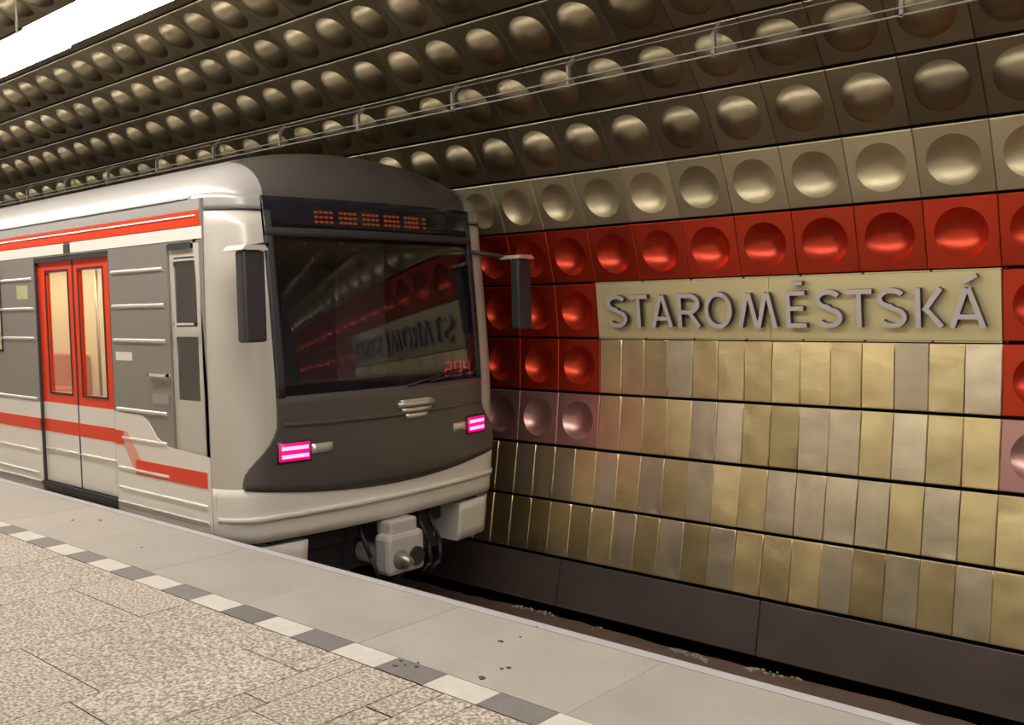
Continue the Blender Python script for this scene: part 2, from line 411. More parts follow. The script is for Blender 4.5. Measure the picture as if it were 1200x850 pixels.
# black and white safety strip
A = .3038; xt = -7.11
for k in range(-17, 32):
    x = xt+A*k; white = (k % 2 == 0)
    slab('white_strip_tile' if white else 'grey_strip_tile', M['white_tile'] if white else M['grey_tile'], x, x+A, 2.608, 2.754, g=.002, h=random.uniform(-.0008, .0006))
xo = [2.56, 1.4, .2, -1.0, -2.225, -3.45, -4.37, -5.4, -6.5, -7.6, -8.7, -9.8, -11.0, -12.6]
for a, c in zip(xo[:-1], xo[1:]): slab('edge_slab', M['edge_slab'], c, a, 2.756, EY-.062, g=.002, h=random.uniform(-.0006, 0))
b = MB(); b.box(-40, 12, EY-.061, EY, -.06, .001, 0)
link('edge_nosing', b.mesh('edge_nosing', M['nosing']), floor)
for i, (x, y, r_) in enumerate([(-2.945, 3.185, 0.012), (-2.702, 2.967, 0.011), (-2.719, 2.942, 0.008), (-2.911, 3.283, 0.005), (-2.713, 2.815, 0.016), (-3.098, 2.675, 0.011), (-3.018, 2.727, 0.011), (-3.123, 2.732, 0.01), (-3.071, 2.71, 0.007), (-3.049, 2.765, 0.006), (-2.943, 3.438, 0.006), (-7.198, 3.1, 0.01), (-7.022, 3.231, 0.012), (-5.981, 3.015, 0.008)]):
    b = MB(); n = 9; rnd = random.Random(i); pts = [(r_*rnd.uniform(.6, 1.2)*math.cos(2*math.pi*q/n)*1.3, r_*rnd.uniform(.6, 1.2)*math.sin(2*math.pi*q/n)) for q in range(n)]
    b.prism(pts, 2, -.001, .0022); link('gum_spot', b.mesh('gum_spot', M['gum']), floor, Matrix.Translation((x, y, 0)))

# ------------------------------------------------------------------ track bed
b = MB(); n = 180
rnd = random.Random(3); prevy = 6.5
top = []
for i in range(n+1):
    x = -18+27*i/n; y = 6.53+.02*math.sin(x*2.1)+rnd.uniform(-.02, .02); top.append((x, y))
poly = [(XL, 2.9)]+[(XL, 6.52)]+top+[(XR, 6.52), (XR, 2.9)]
b.prism(poly, 2, -1.5, -1.25)
bed = link('track_bed', b.mesh('track_bed', M['bed']), kind='structure')
b = MB(); b.box(XL, XR, 2.9, 7.0, -1.62, -1.5); link('bed_base', b.mesh('bed_base', M['backing']), bed)  # near-black paints in the shadow in the trough below the skirting
b = MB()
for i in range(700):
    x = rnd.uniform(-6, 1); y = 6.50+.03*math.sin(x*2.1)+.02*math.sin(x*5.3)+rnd.gauss(0, .022); s_ = rnd.choice((.003, .005, .008, .013))
    if math.sin(x*3.1)+math.sin(x*7.7+1) < .3: continue
    b.prism([(x+s_*1.6*math.cos(t)*rnd.uniform(.6, 1.2), y+s_*math.sin(t)*rnd.uniform(.6, 1.2)) for t in (0, 1.2, 2.5, 3.7, 5.)], 2, -1.252, -1.25+s_*.7)
link('concrete_crumbs', b.mesh('concrete_crumbs', M['debris']), bed, kind='stuff')
for k in range(-24, 12):
    b = MB(); b.box(-.12, .12, -1.1, 1.1, -.06, .035, 0, .01)
    if k == -24: slp = b.mesh('sleeper', M['bed'])
    link('sleeper', slp, bed, Matrix.Translation((k*.62, 4.925, -1.25)))
for i, y in enumerate((4.925-.7525, 4.925+.7525)):
    b = MB(); z = -1.215
    pr = [(-.07, 0), (.07, 0), (.07, .012), (.012, .03), (.012, .085), (.036, .1), (.036, .125), (-.036, .125), (-.036, .1), (-.012, .085), (-.012, .03), (-.07, .012)]
    b.prism([(y+p, z+q-.0) for p, q in pr], 0, XL+.2, XR-.2)
    o = link('running_rail', b.mesh('running_rail', M['rust'], (0, y, z)), None, Matrix.Translation((0, y, z)),
             ('rusty steel running rail on the platform side of the track' if i == 0 else 'rusty steel running rail on the side of the metal wall'), 'rail', group='running rails of the track')

# ------------------------------------------------------------------ name board
a, c = prof['sb'], prof['st']
sign = thing('station_sign', (X0+3.5*P, 6.86, 1.23), 'brass station name board reading STAROMĚSTSKÁ in raised grey letters', 'sign')
mid = (X0+3.5*P, 6.862, 1.474)
sm = seg_matrix(a, c, 0)
# board rows use the wall segment frame
def board_part(mb, name, mats, label=None):
    o = link(name, mb.mesh(name, mats), sign, None, label); o.matrix_basis = Matrix.Translation(-Vector(sign.location))@sm; return o
xl, xc, xr = X0, X0+2.955*P+.0, X0+7*P
xc = -5.0904+ (903.4-704.7)*0+1.644
for x0_, x1_ in ((xl+.003, xc-.0015), (xc+.0015, xr-.003)):
    b = MB(); b.box(x0_, x1_, -.236, .236, -.02, .012, 0, .002); board_part(b, 'sign_panel', M['sign'])
for y_ in (-.243, .243):
    b = MB(); b.box(xl, xr, y_-.004, y_+.004, -.02, .018); board_part(b, 'sign_frame', M['sign'])
for i, x_ in enumerate([xl+.5+k*.47 for k in range(7)]):
    for y_ in (-.243, .243):
        b = MB(); b.box(x_-.008, x_+.008, y_-.006, y_+.006, .0, .022); board_part(b, 'fixing_clip', M['letter_dark'])
def arc(cx, cy, rx, ry, a0, a1, n=14): return [(cx+rx*math.cos(math.radians(a0+(a1-a0)*i/n)), cy+ry*math.sin(math.radians(a0+(a1-a0)*i/n))) for i in range(n+1)]
G = {  # glyph strokes, x 0..1 over the letter's width, y 0..1; widths are laid out to the measured extents
 'S': [arc(.5, .755, .42, .20, 28, 180, 10)+arc(.5, .755, .42, .20, 180, 262, 6)[1:]+arc(.52, .265, .42, .215, 82, 0, 6)+arc(.52, .265, .42, .215, 0, -152, 12)[1:]],
 'T': [[(0, .945), (1, .945)], [(.5, .945), (.5, 0)]],
 'A': [[(.06, 0), (.47, .97)], [(.53, .97), (.94, 0)], [(.20, .27), (.80, .27)]],
 'R': [[(.07, 0), (.07, .945), (.5, .945)]+arc(.5, .70, .40, .245, 90, -90, 12)+[(.07, .455)], [(.5, .455), (.93, 0)]],
 'O': [arc(.5, .5, .445, .47, 0, 360, 36)],
 'M': [[(.05, 0), (.24, .97)], [(.28, .97), (.48, 0)], [(.52, 0), (.72, .97)], [(.76, .97), (.95, 0)]],
 'E': [[(.95, .055), (.10, .055), (.10, .945), (.90, .945)], [(.10, .52), (.82, .52)]],
 'K': [[(.09, 0), (.09, 1)], [(.90, .98), (.30, .42)], [(.34, .50), (.93, .02)]],
}
HL = .272; zb = 1.335; SW = .034
def ribbon(pts, w_, closed=False):
    L_, R_ = [], []; n = len(pts)
    for i in range(n):
        p = Vector(pts[i]); a_ = Vector(pts[(i-1) % n] if closed or i > 0 else pts[i]); c_ = Vector(pts[(i+1) % n] if closed or i < n-1 else pts[i])
        d1 = (p-a_); d2 = (c_-p); d1 = d1.normalized() if d1.length > 1e-9 else d2.normalized(); d2 = d2.normalized() if d2.length > 1e-9 else d1
        n1 = Vector((-d1.y, d1.x)); n2 = Vector((-d2.y, d2.x)); nn = (n1+n2); nn = nn.normalized() if nn.length > 1e-6 else n1
        k = min(2., 1/max(.3, nn.dot(n1))); L_.append(p+nn*w_/2*k); R_.append(p-nn*w_/2*k)
    return L_, R_
def stroke_mesh(b, pts, w_, z0, z1, closed=False):
    L_, R_ = ribbon(pts, w_, closed); n = len(pts); k = len(b.v)
    for i in range(n):
        for q, z in ((L_[i], z1), (R_[i], z1), (L_[i], z0), (R_[i], z0)): b.v.append((q.x, q.y, z))
    for i in range(n if closed else n-1):
        p = k+4*i; q = k+4*((i+1) % n)
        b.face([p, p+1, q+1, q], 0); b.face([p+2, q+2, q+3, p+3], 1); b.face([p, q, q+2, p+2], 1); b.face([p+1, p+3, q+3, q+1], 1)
    if not closed:
        b.face([k, k+2, k+3, k+1], 1); p = k+4*(n-1); b.face([p, p+1, p+3, p+2], 1)
letters = [('S', -4.931, -4.722, ''), ('T', -4.700, -4.506, ''), ('A', -4.477, -4.269, ''), ('R', -4.221, -4.002, ''), ('O', -3.970, -3.723, ''), ('M', -3.677, -3.342, ''),
           ('E', -3.279, -3.098, 'bar'), ('S', -3.043, -2.838, ''), ('T', -2.818, -2.616, ''), ('S', -2.590, -2.382, ''), ('K', -2.329, -2.132, ''), ('A', -2.105, -1.869, 'acute')]
cz = (prof['sb'][1]+prof['st'][1])/2
for ch, x0_, x1_, acc in letters:
    b = MB(); wd = x1_-x0_-.012
    for si, st_ in enumerate(G[ch]):
        closed = (ch == 'O'); pts = st_[:-1] if closed else st_
        pts = [(x0_+p[0]*wd, zb-cz+p[1]*HL) for p in pts]
        stroke_mesh(b, pts, SW, .034, .084-si*.0005, closed)
    b.box(x0_+wd*.45, x0_+wd*.55, zb-cz+HL*(.25 if ch in 'AK' else .9 if ch in 'TSR' else .02), zb-cz+HL*(.3 if ch in 'AK' else .97 if ch in 'TSR' else .07), .01, .036, 1)
    o = board_part(b, 'letter', [M['letter'], M['letter_dark']], 'raised grey letter %s' % (ch if not acc else ('Ě' if ch == 'E' else 'Á')))
    if acc:
        b = MB(); xm = (x0_+x1_)/2
        pts = [(xm-.045, 1.666-cz), (xm+.045, 1.666-cz)] if acc == 'bar' else [(xm-.035, 1.636-cz), (xm+.055, 1.683-cz)]
        stroke_mesh(b, pts, .026, .034, .084); a_ = MB()
        b.box(xm-.006, xm+.006, 1.655-cz, 1.667-cz, .01, .036, 1)
        o2 = link('accent', b.mesh('accent', [M['letter'], M['letter_dark']]), o)

# ------------------------------------------------------------------ cable rails under the dome rows
cb = thing('cable_rail', (-8, 5.85, 3.2), 'thin galvanised cable rails on hooked brackets below the domed ceiling rows', 'cable rail')
for z, y, r_ in ((3.195, 5.85, .005), (3.235, 5.83, .004), (3.372, 5.86, .0025)):
    b = MB(); b.box(-20, 2.4, y-r_, y+r_, z-r_, z+r_); part(b, 'rail', M['galv'], cb)
for k in range(-3, 15):
    x = -2.1-1.247*k
    b = MB(); b.prism([(5.845, 3.185), (5.875, 3.185), (5.875, 3.33), (5.97, 3.44), (5.955, 3.455), (5.845, 3.34)], 0, x-.012, x+.012)
    part(b, 'bracket', M['galv'], cb)

# ------------------------------------------------------------------ fluorescent line above the platform edge
LY, LZ = 2.84, 3.35
for k in range(-7, 6):
    x0_ = -6.63+2.98*k; dy = .012*((k % 2)*2-1) if k in (-1, 0) else 0
    lab = 'long glowing fluorescent lamp along the platform edge, upper left corner' if k == -1 else 'glowing fluorescent lamp in the line above the platform edge'
    names = {-1: 'glowing fluorescent lamp at the left frame edge above the train door', 0: 'glowing fluorescent lamp leaving the frame at top left, above the train cab'}
    l = thing('ceiling_lamp', (x0_+1.49, LY+dy, LZ), names.get(k, 'glowing fluorescent lamp of the line above the platform edge, outside the picture'), 'lamp', 'fluorescent lamps above the platform edge')
    b = MB(); b.prism([(LY+dy-.15, LZ), (LY+dy+.15, LZ), (LY+dy+.14, LZ+.065), (LY+dy-.14, LZ+.065)], 0, x0_+.01, x0_+2.97); part(b, 'diffuser', M['lamp'], l)
    b = MB(); b.prism([(LY+dy-.13, LZ+.066), (LY+dy+.13, LZ+.066), (LY+dy+.06, LZ+.12), (LY+dy-.06, LZ+.12)], 0, x0_+.01, x0_+2.97); part(b, 'housing', M['lamp_house'], l)
    for xx in (x0_+.5, x0_+2.48):
        b = MB(); b.tube((xx, LY+dy, LZ+.115), (xx, LY+dy, 5.46), .008); part(b, 'hanger', M['steel'], l)

# ------------------------------------------------------------------ the train
CY = 4.925; HWD = 1.355; SY = CY-HWD; XB = -17.0; XS = -6.03
tr = thing('metro_train', (-10., CY, -1.09), 'grey white and red metro train with dark cab front and magenta tail lamps', 'train')
def plan(v):
    t = abs(v)
    if t < 1.07: return -5.60-.10*(t/1.07)**2
    u_ = min(1, (t-1.07)/(HWD-1.07)); return -5.70-.33*(1-math.sqrt(max(0, 1-u_*u_)))
def tilt(z):
    if z > .9: return .10*((z-.9)/1.3)**1.3
    if z < .3: return .05*((.3-z)/.4)
    return 0
def fpt(v, z, off=0.): return (plan(v)-tilt(z)+off, CY+v, z)
def fpatch(name, m_, vf0, vf1, zf0, zf1, off, thick, nv=24, nz=12, label=None, root=None):
    """patch of the curved front, solid; v limits are functions of z, z limits functions of v"""
    b = MB(); F = lambda q, a: q(a) if callable(q) else q
    for t in (off, off-thick):
        for j in range(nz+1):
            for i in range(nv+1):
                s_ = i/nv; vv = F(vf0, 1.)+(F(vf1, 1.)-F(vf0, 1.))*s_
                z = F(zf0, vv)+(F(zf1, vv)-F(zf0, vv))*j/nz
                a_, c_ = F(vf0, z), F(vf1, z); vv = a_+(c_-a_)*(.5-.5*math.cos(math.pi*s_) if nv > 8 else s_)
                z = F(zf0, vv)+(F(zf1, vv)-F(zf0, vv))*j/nz
                x, y, zz = fpt(vv, z, t); b.v.append((x, y, zz))
    n = nv+1; K = (nz+1)*n
    for j in range(nz):
        for i in range(nv):
            b.face([j*n+i, j*n+i+1, (j+1)*n+i+1, (j+1)*n+i], 0, True); b.face([K+j*n+i, K+(j+1)*n+i, K+(j+1)*n+i+1, K+j*n+i+1], 0, True)
    for i in range(nv): b.face([i, K+i, K+i+1, i+1]); q = nz*n; b.face([q+i, q+i+1, K+q+i+1, K+q+i])
    for j in range(nz): b.face([j*n, (j+1)*n, K+(j+1)*n, K+j*n]); q = nv; b.face([j*n+q, K+j*n+q, K+(j+1)*n+q, (j+1)*n+q])
    return part(b, name, m_, root or tr, label)
ss = lambda t: (lambda c: c*c*(3-2*c))(max(0, min(1, t)))
maskv = lambda z: 1.03+.23*ss((.74-z)/.42)
mz0 = lambda v: .185+.10*(v/1.2)**2
# white corner posts, bumper, mask, windscreen
fpatch('corner_post', M['train_beige'], -HWD, -.99, .15, 2.24, 0, .04, 14, 18)
fpatch('corner_post', M['train_beige'], .99, HWD, .15, 2.24, 0, .04, 14, 18)
fpatch('bumper', M['train_white'], -HWD, HWD, -.09, lambda v: .30, .012, .05, 30, 6, label='white lower bumper')
fpatch('bumper_lip', M['train_white'], -HWD+.005, HWD-.005, .06, .10, .03, .03, 30, 2)
fpatch('lower_mask', M['mask'], lambda z: -maskv(z), lambda z: maskv(z), mz0, .93, .022, .05, 30, 12, label='dark grey lower front')
fpatch('mask_ridge', M['mask'], -1.0, 1.0, lambda v: .70+.02*v*v, lambda v: .725+.02*v*v, .034, .03, 24, 2)
fpatch('side_mask', M['dark'], -1.03, -.97, .92, 2.24, .024, .05, 4, 10)
fpatch('side_mask', M['dark'], .97, 1.03, .92, 2.24, .024, .05, 4, 10)
fpatch('upper_mask', M['dark'], -1.03, 1.03, 2.06, 2.12, .025, .05, 24, 2)
fpatch('windscreen', M['shield'], -.972, .972, .925, 2.065, .014, .012, 24, 10, label='dark glass windscreen')
dd = fpatch('destination_display', M['screen'], -1.03, 1.03, 2.12, 2.34, .02, .05, 24, 4, label='black destination display with dim amber lamps')
b = MB()
for k in range(26):
    if k % 5 == 4: continue
    v = -.62+k*.042
    for j in range(3):
        x, y, z = fpt(v, 2.17+j*.035, .022); b.box(x-.004, x+.003, y-.015, y+.015, z-.009, z+.009)
part(b, 'amber_led', M['amber'], dd, kind='stuff')
# roof: superellipse section, domed down to the face
def roof_pt(s_, ph, off=0.):
    """s_: 0 back .. 1 face; ph 0..pi across"""
    X = XB+(XS-.25-XB)*min(1, s_/.5) if s_ <= .5 else None
    if s_ <= .5: return (X, CY-HWD*math.cos(ph), 2.33+(.43+off)*math.sin(ph))
    t = (s_-.5)/.5*math.pi/2; g = math.cos(t)
    v = -HWD*math.cos(ph); xf = plan(v)-.115; xb = XS-.25
    return (xb+(xf-xb)*math.sin(t), CY+v, 2.33+(.43+off)*math.sin(ph)*g)
b = MB(); ns, nph = 28, 30
srow = [0, .1, .2, .3, .4, .45, .5]+[.5+.5*i/16 for i in range(1, 17)]
for s_ in srow:
    for i in range(nph+1): b.v.append(roof_pt(s_, math.pi*i/nph))
n = nph+1
for j in range(len(srow)-1):
    for i in range(nph): b.face([j*n+i, j*n+i+1, (j+1)*n+i+1, (j+1)*n+i], 0, True)
k = len(b.v)
q0 = [j*n for j in range(len(srow))]; q1 = [j*n+nph for j in range(len(srow))]
b.face([0+i for i in range(n)])
for i_, f_ in enumerate(b.f):
    cx_ = sum(b.v[q][0] for q in f_)/len(f_); vy = sum(b.v[q][1] for q in f_)/len(f_)-CY
    if cx_ > XS-.22 and abs(vy) < 1.03: b.m[i_] = 1
roof = part(b, 'roof', [M['train_roof'], M['mask']], tr, 'pale grey roof with a dark front brow')
# roof fillet down to the posts, gutter
fpatch('roof_fascia', M['train_roof'], -HWD, -1.03, 2.245, 2.345, .004, .05, 12, 3); fpatch('roof_fascia', M['train_roof'], 1.03, HWD, 2.245, 2.345, .004, .05, 12, 3)
box_part('gutter', M['black'], tr, XB, XS-.3, SY-.006, SY+.04, 2.318, 2.330)
fpatch('roof_seam', M['black'], -HWD, -1.03, 2.232, 2.243, .006, .04, 10, 1)
fpatch('roof_seam', M['black'], 1.03, HWD, 2.232, 2.243, .006, .04, 10, 1)
# near side body: boxes around the openings
wins = [(-10.95, -9.62, 1.22, 2.0), (-16.3, -15.0, 1.22, 2.0)]
doors = [(-8.83, -7.42), (-13.4, -12.0)]
b = MB()
def wallseg(x0_, x1_): b.box(x0_, x1_, SY, SY+.06, -.06, 2.32)
segs = []; x = XB
for x0_, x1_ in sorted([(w_[0], w_[1]) for w_ in wins]+doors): segs.append((x, x0_)); x = x1_
segs.append((x, -6.52))
for a_, c_ in segs: wallseg(a_, c_)
for w_ in wins: b.box(w_[0], w_[1], SY, SY+.06, -.06, w_[2]); b.box(w_[0], w_[1], SY, SY+.06, w_[3], 2.32)
for d_ in doors: b.box(d_[0], d_[1], SY, SY+.06, 2.03, 2.32); b.box(d_[0], d_[1], SY, SY+.05, -.06, .06)
b.box(-6.52, -6.08, SY, SY+.06, 2.02, 2.32); b.box(-6.52, -6.08, SY, SY+.06, -.06, .50); b.box(-6.08, XS+.005, SY, SY+.06, -.06, 2.32)
body = part(b, 'side_wall', M['train_grey'], tr, 'grey side wall')
b = MB(); b.box(XB, XS-.05, CY+HWD-.06, CY+HWD, -.06, 2.32); part(b, 'far_side_wall', M['train_grey'], tr)
b = MB(); b.box(XB, XB+.06, SY+.06, CY+HWD-.06, -.06, 2.32); b.prism([(SY+.3, 2.32), (CY+HWD-.3, 2.32), (CY+HWD-.5, 2.6), (SY+.5, 2.6)], 0, XB, XB+.06); part(b, 'end_wall', M['train_grey'], tr)
b = MB(); b.box(XB+.06, XS-.02, SY+.06, CY+HWD-.06, -.05, .05); part(b, 'carriage_floor', M['under'], tr)
# paint bands (thin painted sheets) on solid parts of the side
def band(name, m_, poly, y0, y1, root=tr, label=None):
    b = MB(); b.prism(poly, 1, y0, y1); return part(b, name, m_, root, label)
def rect(x0_, x1_, z0, z1): return [(x0_, z0), (x1_, z0), (x1_, z1), (x0_, z1)]
outs = [(XB, -13.4), (-12.0, -8.83), (-7.42, XS)]
for i, (a_, c_) in enumerate(outs):
    if i < 2:
        band('white_band', M['train_white'], rect(a_, c_, -.055, .765), SY-.004, SY)
        band('red_stripe', M['train_red'], rect(a_, c_, .505, .615), SY-.007, SY)
    else:
        band('white_band', M['train_white'], [(a_, -.055), (XS, -.055), (XS, .515), (-6.6, .545), (-6.76, .60), (-6.88, .71), (-6.98, .755), (a_, .765)], SY-.004, SY)
        band('red_stripe', M['train_red'], rect(a_, -7.28, .505, .615), SY-.007, SY)
        band('faded_stripe', M['train_pale_red'], [(-7.28, .505), (-7.28, .615), (-7.22, .615), (-7.00, .40), (-7.10, .285)], SY-.0065, SY)
        band('red_stripe', M['train_red'], rect(-7.10, -6.07, .29, .405), SY-.007, SY)
band('upper_white_band', M['train_white'], rect(XB, -8.20, 2.045, 2.130), SY-.004, SY); band('upper_white_band', M['train_white'], rect(-8.08, XS, 2.045, 2.130), SY-.004, SY)
box_part('door_lamp', M['dark'], tr, -8.19, -8.09, SY-.012, SY, 2.05, 2.12)
band('upper_red_stripe', M['train_red'], rect(XB, -6.06, 2.137, 2.24), SY-.005, SY)
band('upper_pale_band', M['train_roof'], rect(XB, XS-.02, 2.242, 2.318), SY-.004, SY)
# ribs; their pale colour paints in the highlight along each ridge
def rib(x0_, x1_, z, r_=.014, root=tr, y=SY):
    b = MB(); pts = [(y+.0, z-r_), (y-.010, z-r_*.6), (y-.013, z), (y-.010, z+r_*.6), (y, z+r_)]
    b.prism(pts, 0, x0_, x1_); part(b, 'rib', M['bright'], root)
for (a_, c_), zs in (((-9.60, -8.88), (1.855, 1.59, 1.325)), ((-7.38, -6.58), (1.855, 1.59, 1.325)), ((-12.0+.04, -10.99), (1.855, 1.59, 1.325)), ((-14.96, -13.44), (1.855, 1.59, 1.325))):
    for z in zs: rib(a_, c_, z)
for a_, c_ in ((-14.96, -13.44), (-11.96, -8.88), (-7.38, -6.60)):
    rib(a_, c_, .785); rib(a_, c_, .32)
rib(-7.3, -6.62, .56); rib(XB, -8.9, .115); rib(-7.38, XS-.05, .16); rib(XB, XS-.04, .045, .01)
rib(XB, -6.10, 2.205, .009)
# passenger doors: two leaves each
for di, (a_, c_) in enumerate(doors):
    mid_ = (a_+c_)/2; yy = SY+.028
    box_part('door_header', M['black'], tr, a_, c_, SY+.004, SY+.05, 1.99, 2.03)
    for li, (p, q) in enumerate(((a_+.015, mid_-.005), (mid_+.005, c_-.015))):
        ww = .11; wx0, wx1 = (p+.16, q-.10) if li == 0 else (p+.10, q-.16); z0, z1 = .86, 1.90
        b = MB(); y0, y1 = yy, yy+.035
        b.box(p, wx0, y0, y1, .06, 1.99); b.box(wx1, q, y0, y1, .06, 1.99); b.box(wx0, wx1, y0, y1, .06, z0); b.box(wx0, wx1, y0, y1, z1, 1.99)
        lf = part(b, 'door_leaf', M['train_red'], tr, 'red sliding door leaf')
        band('window_pane', M['glass'], rect(wx0, wx1, z0, z1), yy+.012, yy+.018, lf)
        b = MB(); g = .02
        for r_ in (rect(wx0-g, wx0, z0-g, z1+g), rect(wx1, wx1+g, z0-g, z1+g), rect(wx0, wx1, z0-g, z0), rect(wx0, wx1, z1, z1+g)): b.prism(r_, 1, yy-.004, yy+.004)
        part(b, 'window_seal', M['black'], lf)
        band('lower_white_band', M['train_white'], rect(p, q, .06, .765), yy-.003, yy, lf)
        band('red_stripe', M['train_red'], rect(p, q, .505, .615), yy-.005, yy, lf)
        rib(p+.02, q-.02, .35, .012, lf, yy-.003)
    box_part('door_seal', M['black'], tr, mid_-.012, mid_+.012, yy-.004, yy+.02, .06, 1.99)
    box_part('door_sill', M['black'], tr, a_, c_, SY-.02, SY+.05, .03, .06)
    box_part('door_jamb', M['dark'], tr, a_, a_+.016, SY+.002, SY+.06, .06, 2.0); box_part('door_jamb', M['dark'], tr, c_-.016, c_, SY+.002, SY+.06, .06, 2.0)
for x0_, x1_, z0, z1 in wins:
    b = MB(); g = .03
    for r_ in (rect(x0_-g, x0_, z0-g, z1+g), rect(x1_, x1_+g, z0-g, z1+g), rect(x0_, x1_, z0-g, z0), rect(x0_, x1_, z1, z1+g)): b.prism(r_, 1, SY-.006, SY+.01)
    wf = part(b, 'window_frame', M['black'], tr); band('window_pane', M['glass'], rect(x0_, x1_, z0, z1), SY+.02, SY+.026, wf)
    b = MB(); b.box(x0_, x1_, SY+.012, SY+.03, z1-.24, z1-.215); part(b, 'window_bar', M['steel'], wf)
# cab door
b = MB(); yy = SY+.018
x0_, x1_ = -6.515, -6.085; wx0, wx1 = -6.46, -6.16
b.box(x0_, wx0, yy, yy+.03, .5, 2.02); b.box(wx1, x1_, yy, yy+.03, .5, 2.02); b.box(wx0, wx1, yy, yy+.03, .5, .90); b.box(wx0, wx1, yy, yy+.03, 1.36, 1.43); b.box(wx0, wx1, yy, yy+.03, 1.93, 2.02)
cd = part(b, 'cab_door', M['train_beige'], tr, 'beige driver cab door with dark window')
band('window_pane', M['shield'], rect(wx0, wx1, 1.43, 1.93), yy+.008, yy+.014, cd); band('window_pane', M['shield'], rect(wx0, wx1, .90, 1.36), yy+.008, yy+.014, cd)
box_part('door_gap', M['black'], cd, x0_+.02, x1_-.1, SY-.002, SY+.02, 1.985, 2.03)
box_part('handle', M['bright'], cd, -6.40, -6.10, SY-.035, SY-.02, 1.445, 1.46); box_part('rail', M['bright'], cd, -6.47, -6.14, SY+.004, SY+.018, 1.90, 1.915)
box_part('handle_foot', M['bright'], cd, -6.12, -6.10, SY-.035, SY+.02, 1.445, 1.46); box_part('handle_foot', M['bright'], cd, -6.40, -6.38, SY-.035, SY+.02, 1.445, 1.46)
box_part('grab_bar', M['bright'], tr, -6.82, -6.53, SY-.03, SY-.012, 1.065, 1.085); box_part('grab_bar_foot', M['bright'], tr, -6.82, -6.80, SY-.03, SY, 1.065, 1.085); box_part('grab_bar_foot', M['bright'], tr, -6.55, -6.53, SY-.03, SY, 1.065, 1.085)
box_part('vent_plate', M['steel'], tr, -6.80, -6.56, SY-.006, SY, .86, .93)
box_part('notice_sticker', M['train_white'], tr, -7.36, -7.10, SY-.002, SY, 1.17, 1.235)
box_part('notice_sticker', M['yellow'], tr, -9.22, -8.98, SY-.002, SY, 1.68, 1.80)
# tail lamps, headlamps
for sgn in (-1, 1):
    vc = .925*sgn; z0, z1 = .475, .60; bm_ = MB()
    def lampbox(name, m_, v0, v1, za, zb_, o0, o1, root, label=None):
        return fpatch(name, m_, min(v0, v1), max(v0, v1), za, zb_, o1, o1-o0, 4, 2, label, root)
    h = lampbox('tail_lamp', M['tail'], vc-.115, vc+.115, z0, z1, .0, .040, tr, 'glowing magenta tail lamp')
    lampbox('lamp_core', M['tube'], vc-.10, vc+.10, z0+.02, z0+.045, .03, .046, h); lampbox('lamp_core', M['tube'], vc-.10, vc+.10, z0+.078, z0+.103, .03, .046, h)
    lampbox('lamp_bezel', M['dark'], vc-.13, vc+.13, z0-.015, z1+.015, .0, .032, h)
    v1 = (.925-.115-.02)*sgn; v2 = v1-.17*sgn
    h = lampbox('headlamp', M['silver'], v1, v2, z0+.03, z1-.025, .0, .030, tr, 'unlit oval headlamp')
# emblem: stacked silver bars narrowing downwards
em = fpatch('emblem', M['silver'], -.0+.015, .36, .795, .82, .036, .02, 6, 1, 'silver winged emblem of stacked bars')
EC = .185
for (hw, za, zb_) in ((.205, .765, .80), (.165, .722, .752), (.125, .672, .708)):
    fpatch('emblem_bar', M['silver'], lambda z, h=hw, a_=zb_: EC-h+.5*(a_-z), lambda z, h=hw, a_=zb_: EC+h-.5*(a_-z), za, zb_, .040, .022, 4, 2, None, em)
# LED car number behind the glass
b = MB()
SEG = {'2': 'abged', '9': 'abcdfg', '4': 'fgbc'}
for i, ch in enumerate('294'):
    v = .60+.125*i
    def sg(n_):
        w_, h_ = .065, .055
        return {'a': (0, 2*h_, w_, 2*h_), 'g': (0, h_, w_, h_), 'd': (0, 0, w_, 0), 'f': (0, h_, 0, 2*h_), 'b': (w_, h_, w_, 2*h_), 'e': (0, 0, 0, h_), 'c': (w_, 0, w_, h_)}[n_]
    for s_ in SEG[ch]:
        a0, b0, a1, b1 = sg(s_)
        x, y, z = fpt(v, .965, -.03); b.box(x-.004, x, y+min(a0, a1)-.006, y+max(a0, a1)+.006, z+min(b0, b1)-.006, z+max(b0, b1)+.006)
nd = part(b, 'number_display', M['led'], tr, 'red glowing number 294 low in the windscreen')
# wiper
b = MB(); p0 = Vector(fpt(.1, .93, .03)); p1 = Vector(fpt(.72, 1.02, .03)); b.tube(p0, p1, .008, 6); b.tube(fpt(.35, .945, .035), fpt(.95, 1.0, .03), .006, 6); part(b, 'wiper', M['black'], tr)
# cab inside
b = MB(); b.box(-7.25, -7.2, SY+.06, CY+HWD-.06, .05, 2.3); part(b, 'cab_bulkhead', M['cabin'], tr)
b = MB(); b.prism([(-5.85, .05), (-5.85, .82), (-6.25, .95), (-6.35, .9), (-6.35, .05)], 1, SY+.25, CY+HWD-.25); part(b, 'driver_console', M['dark'], tr)
b = MB(); b.box(-7.15, -6.75, CY-.75, CY-.3, .5, .6, 0, .03); b.box(-7.15, -7.05, CY-.75, CY-.3, .6, 1.25, 0, .03); b.box(-7.0, -6.9, CY-.58, CY-.48, .05, .5); part(b, 'driver_seat', M['blue'], tr)
b = MB(); b.box(-7.19, -7.15, CY+.05, CY+.65, .06, 1.95); b.box(-7.15, -7.13, CY+.55, CY+.62, 1.0, 1.06); part(b, 'cab_inner_door', M['train_roof'], tr)
